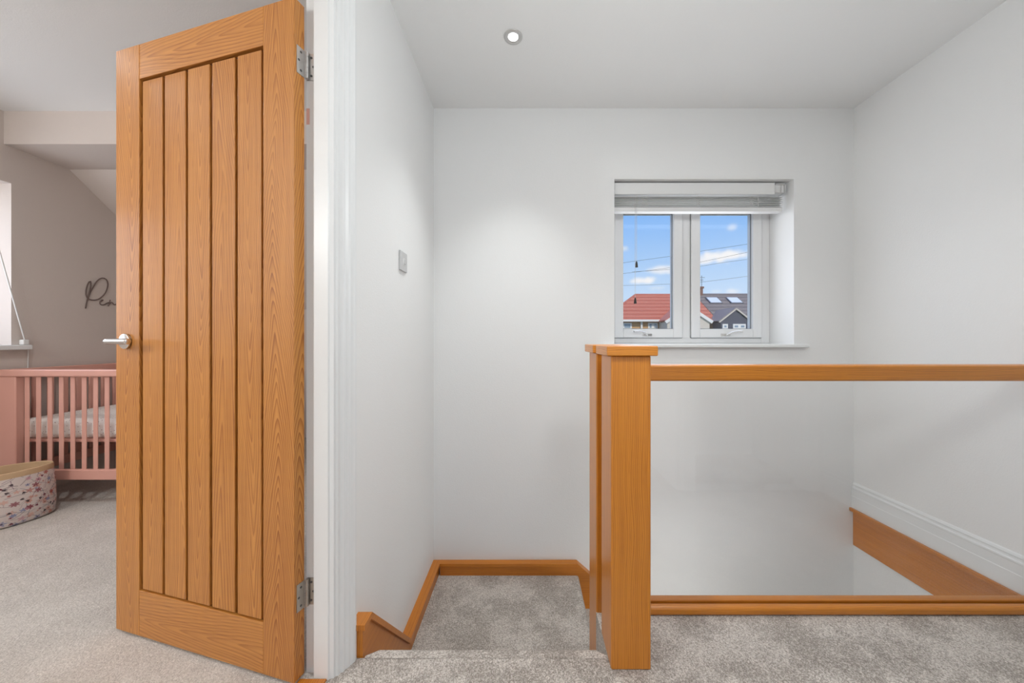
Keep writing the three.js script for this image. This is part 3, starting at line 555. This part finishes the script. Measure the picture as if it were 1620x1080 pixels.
{
  const w = group('window_2'); tag(w, 'white nursery window with deep reveal above the cot end', 'window', S);
  const xf = NX - 0.19, bar = (name, x0, x1, y0, y1, z0, z1) => mesh(name, span(x0, x1, y0, y1, z0, z1, 0.005), M.upvc, w);
  bar('frame_bar', xf - 0.07, xf, NWY0, NWY1, NWZ0, NWZ0 + 0.06); bar('frame_bar', xf - 0.07, xf, NWY0, NWY1, NWZ1 - 0.06, NWZ1);
  bar('frame_bar', xf - 0.07, xf, NWY0, NWY0 + 0.07, NWZ0 + 0.06, NWZ1 - 0.06); bar('frame_bar', xf - 0.07, xf, NWY1 - 0.06, NWY1, NWZ0 + 0.06, NWZ1 - 0.06);
  const mid = (NWZ0 + NWZ1) / 2; bar('frame_bar', xf - 0.07, xf, NWY0 + 0.07, NWY1 - 0.06, mid - 0.04, mid + 0.04);
  for (const [a, b] of [[NWZ0 + 0.06, mid - 0.04], [mid + 0.04, NWZ1 - 0.06]]) mesh('pane', span(xf - 0.04, xf - 0.036, NWY0 + 0.07, NWY1 - 0.06, a, b), M.glass, w);
  mesh('sill', merge([span(xf, NX, 0.936, 0.966, NWZ0, NWZ1), span(NX + 0.0003, NX + 0.045, 0.936, 0.966, NWZ0 - 0.05, NWZ1 + 0.066, 0.006)]), M.gloss, w);
  const c = group('blind_cord', 0, 0, 0); tag(c, 'thin white blind cord stretched to a cleat at the nursery sill', 'cord');
  mesh('cord', tube([[NX + 0.02, 1.95, -2.055], [NX + 0.02, 0.99, -2.247]], 0.0035, 4, 8), M.plasticWhite, c);
  mesh('cleat', span(NX + 0.001, NX + 0.03, 0.967, 1.0, 2.232, 2.262, 0.006), M.plasticWhite, c);
  mesh('cord_tail', tube([[NX + 0.006, 0.97, -2.272], [NX + 0.005, 0.90, -2.272], [NX + 0.004, 0.80, -2.272]], 0.0025, 10, 8), M.plasticWhite, c);
}

// ---------------------------------------------------------------- outside: houses, wires, ground
{
  const GY = -2.75;
  tag(mesh('ground', span(-60, 60, GY - 0.2, GY, 3.2, 90), std({ color: rgb(0.16, 0.19, 0.12), roughness: 1 })), 'grassy ground between the houses', 'ground', S);
  const red = [std({ color: rgb(0.62, 0.23, 0.165), roughness: 0.85 }), std({ color: rgb(0.50, 0.16, 0.11), roughness: 0.85 })];
  const grey = [std({ color: rgb(0.27, 0.235, 0.235), roughness: 0.8 }), std({ color: rgb(0.19, 0.165, 0.17), roughness: 0.8 })];
  const brickTan = std({ color: rgb(0.60, 0.37, 0.19), roughness: 0.9 }), cream = std({ color: rgb(0.66, 0.60, 0.52), roughness: 0.9 }), slate = std({ color: rgb(0.075, 0.08, 0.11), roughness: 0.7 });
  const paint = std({ color: rgb(0.82, 0.81, 0.78), roughness: 0.6 }), dim = phys({ color: rgb(0.25, 0.33, 0.42), roughness: 0.1 }), brickBrown = std({ color: rgb(0.22, 0.12, 0.09), roughness: 0.9 }), sky = phys({ color: rgb(0.75, 0.78, 0.82), roughness: 0.1 });
  const ZE = 25, ZR = 28.5, YE = 2.29, YR = 4.56;       // eaves and ridge
  const course = (x0f, x1f, mats, p, n = 15) => {       // tile courses, each a thin slab lapping the one below
    for (let k = 0; k < n; k++) {
      const a = k / n, b = Math.min(1, (k + 1.12) / n), P = (t, x, up) => [x, YE + (YR - YE) * t + up, -(ZE - 0.25 * 0 + (ZR - ZE) * t)];
      const v = [P(a, x0f(a), 0.11), P(a, x1f(a), 0.11), P(b, x1f(b), 0.015), P(b, x0f(b), 0.015), P(a, x0f(a), 0), P(a, x1f(a), 0)];
      const g = new THREE.BufferGeometry(); g.setAttribute('position', new THREE.Float32BufferAttribute([v[0], v[1], v[2], v[0], v[2], v[3], v[4], v[5], v[1], v[4], v[1], v[0]].flat(), 3)); g.computeVertexNormals(); uvs(g);
      mesh('tile_course', g, mats[k % mats.length], p);
    }
  };
  const win = (p, x0, x1, y0, y1, Z, n) => { const w = mesh('window', span(x0, x1, y0, y1, Z - 0.06, Z + 0.05), paint, p); const s = (x1 - x0) / n; for (let k = 0; k < n; k++) mesh('pane', span(x0 + k * s + 0.1, x0 + (k + 1) * s - 0.1, y0 + 0.1, y1 - 0.1, Z - 0.075, Z - 0.06), dim, w); };
  // red roofed house with a hipped end and a front gable
  const A = group('house'); tag(A, 'house with hipped red tile roof, tan brick wall and front gable', 'house');
  mesh('wall', span(5.6, 13.5, GY, YE, ZE + 0.3, ZR + 3.2), brickTan, A);
  course((t) => 5.3 + 3.5 * t, () => 13.54, red, A);
  mesh('roof_back', (() => { const g = new THREE.BufferGeometry(); g.setAttribute('position', new THREE.Float32BufferAttribute([[5.3, YE, -ZE], [8.8, YR, -ZR], [5.3, YE, -(2 * ZR - ZE)], [13.54, YR, -ZR], [13.54, YE, -(2 * ZR - ZE)], [8.8, YR, -ZR], [8.8, YR, -ZR], [13.54, YE, -(2 * ZR - ZE)], [5.3, YE, -(2 * ZR - ZE)]].flat(), 3)); g.computeVertexNormals(); return uvs(g); })(), red[0], A);
  mesh('ridge_tiles', tube([[8.8, YR + 0.02, -ZR], [13.54, YR + 0.02, -ZR]], 0.11, 4, 8), red[1], A);
  mesh('hip_tiles', tube([[5.3, YE + 0.04, -ZE], [8.8, YR + 0.02, -ZR]], 0.1, 4, 8), red[1], A);
  mesh('gutter', span(5.2, 9.4, YE - 0.02, YE + 0.12, ZE - 0.14, ZE), paint, A);
  mesh('downpipe', span(8.17, 8.29, GY, YE, ZE + 0.14, ZE + 0.28), paint, A);
  win(A, 6.3, 7.55, 1.74, 2.2, ZE + 0.3, 2); win(A, 8.72, 9.4, 1.74, 2.2, ZE + 0.3, 2);
  {
    const g = frontProfile([[9.5, GY], [12.35, GY], [12.35, 2.2], [10.93, 3.12], [9.5, 2.2]], ZE - 1.2, ZE + 0.6); mesh('gable_wall', g, cream, A);
    const v = (x0, y0, x1, y1) => { const l = Math.hypot(x1 - x0, y1 - y0), a = Math.atan2(y1 - y0, x1 - x0), q = new THREE.BoxGeometry(l, 0.2, 0.1); q.rotateZ(a); q.translate((x0 + x1) / 2, (y0 + y1) / 2, -(ZE - 1.27)); return q; };
    mesh('bargeboard', v(10.93, 3.2, 12.5, 2.16), paint, A); mesh('bargeboard', v(9.36, 2.16, 10.93, 3.2), paint, A);
    const rf = (x0, y0, x1, y1) => { const l = Math.hypot(x1 - x0, y1 - y0), a = Math.atan2(y1 - y0, x1 - x0), q = new THREE.BoxGeometry(l, 0.1, 2.6); q.rotateZ(a); q.translate((x0 + x1) / 2, (y0 + y1) / 2 + 0.12, -(ZE)); return q; };
    mesh('gable_roof', rf(10.93, 3.18, 12.5, 2.16), red[0], A); mesh('gable_roof', rf(9.36, 2.16, 10.93, 3.18), red[0], A);
  }
  // adjoining house: grey tiles, roof lights, dark clad gable
  const B = group('house'); tag(B, 'adjoining house with grey tile roof, two roof lights and dark clad gable', 'house');
  mesh('wall', span(13.6, 21.5, GY, YE, ZE + 0.3, ZR + 3.2), cream, B);
  course(() => 13.58, () => 21.6, grey, B);
  mesh('roof_back', (() => { const g = new THREE.BufferGeometry(); g.setAttribute('position', new THREE.Float32BufferAttribute([[13.58, YR, -ZR], [21.6, YR, -ZR], [21.6, YE, -(2 * ZR - ZE)], [13.58, YR, -ZR], [21.6, YE, -(2 * ZR - ZE)], [13.58, YE, -(2 * ZR - ZE)]].flat(), 3)); g.computeVertexNormals(); return uvs(g); })(), grey[0], B);
  mesh('ridge_tiles', tube([[13.58, YR + 0.04, -ZR], [21.6, YR + 0.04, -ZR]], 0.11, 4, 8), grey[1], B);
  mesh('gutter', span(13.6, 21.6, YE - 0.02, YE + 0.1, ZE - 0.14, ZE), slate, B);
  const tilt = Math.atan2(YR - YE, ZR - ZE);
  for (const x of [14.6, 16.2]) { const t = 0.72, g = group('roof_light', x, YE + (YR - YE) * t + 0.1, -(ZE + (ZR - ZE) * t), 0, B); g.rotation.x = tilt; mesh('surround', rb(0.95, 0.1, 1.0, 0.02), slate, g); mesh('pane', rb(0.82, 0.04, 0.86, 0.01), sky, g, 0, 0.06, 0); }
  {
    const g = frontProfile([[13.1, GY], [15.1, GY], [15.1, 2.2], [14.1, 2.98], [13.1, 2.2]], ZE - 1.2, ZE - 0.2); mesh('gable_wall', g, slate, B);
    const v = (x0, y0, x1, y1, w, Zc, d, up) => { const l = Math.hypot(x1 - x0, y1 - y0), a = Math.atan2(y1 - y0, x1 - x0), q = new THREE.BoxGeometry(l, w, d); q.rotateZ(a); q.translate((x0 + x1) / 2, (y0 + y1) / 2 + up, -Zc); return q; };
    mesh('bargeboard', v(14.1, 3.06, 15.25, 2.16, 0.08, ZE - 1.27, 0.1, 0), cream, B); mesh('bargeboard', v(12.95, 2.16, 14.1, 3.06, 0.08, ZE - 1.27, 0.1, 0), cream, B);
    mesh('gable_roof', v(14.1, 3.06, 15.25, 2.16, 0.08, ZE - 0.1, 2.4, 0.08), grey[0], B); mesh('gable_roof', v(12.95, 2.16, 14.1, 3.06, 0.08, ZE - 0.1, 2.4, 0.08), grey[0], B);
    win(B, 13.2, 13.55, 1.72, 2.05, ZE - 1.2, 1); win(B, 13.9, 14.75, 1.72, 2.05, ZE - 1.2, 2);
  }
  const ch = group('chimney', 13.85, YR - 0.4, -(ZR + 0.1), 0, B); ch.userData.label = 'brown brick chimney';
  mesh('stack', rb(0.62, 1.0, 0.62, 0.03), brickBrown, ch, 0, 0.5, 0); mesh('corbel', rb(0.74, 0.16, 0.74, 0.03), brickBrown, ch, 0, 1.0, 0);
  mesh('pot', new THREE.CylinderGeometry(0.1, 0.13, 0.3, 14), red[1], ch, 0, 1.22, 0);
  mesh('aerial', merge([tube([[0.35, 0.6, 0], [0.35, 2.0, 0]], 0.02, 3, 6), tube([[0.1, 1.85, 0], [0.6, 1.85, 0]], 0.015, 3, 6), tube([[0.2, 1.65, 0], [0.5, 1.65, 0]], 0.015, 3, 6)]), M.dark, ch);
  // overhead wires crossing the street
  const wires = [['overhead wire, highest of the four above the roofs', [[900, 428], [983, 416], [1062, 405], [1104, 398], [1182, 386], [1260, 372]]],
    ['overhead wire, second from top above the roofs', [[900, 442], [1000, 431], [1062, 423], [1105, 415], [1182, 399], [1260, 382]]],
    ['overhead wire, third from top above the roofs', [[1000, 430], [1085, 424], [1145, 415], [1182, 410], [1260, 397]]],
    ['overhead wire, lowest just above the ridge', [[900, 452], [1006, 451], [1062, 449], [1109, 446], [1182, 437], [1260, 426]]]];
  wires.forEach(([label, p], k) => { const Z = 17 + k * 0.4; tag(mesh('overhead_wire', tube(p.map(([x, y]) => [(x - 832) / FOCAL * Z, 1 + (537 - y) / FOCAL * Z, -Z]), 0.0065, 40, 5), M.dark), label, 'wire', undefined, 'overhead wires'); });
}

renderer.render(scene, camera);
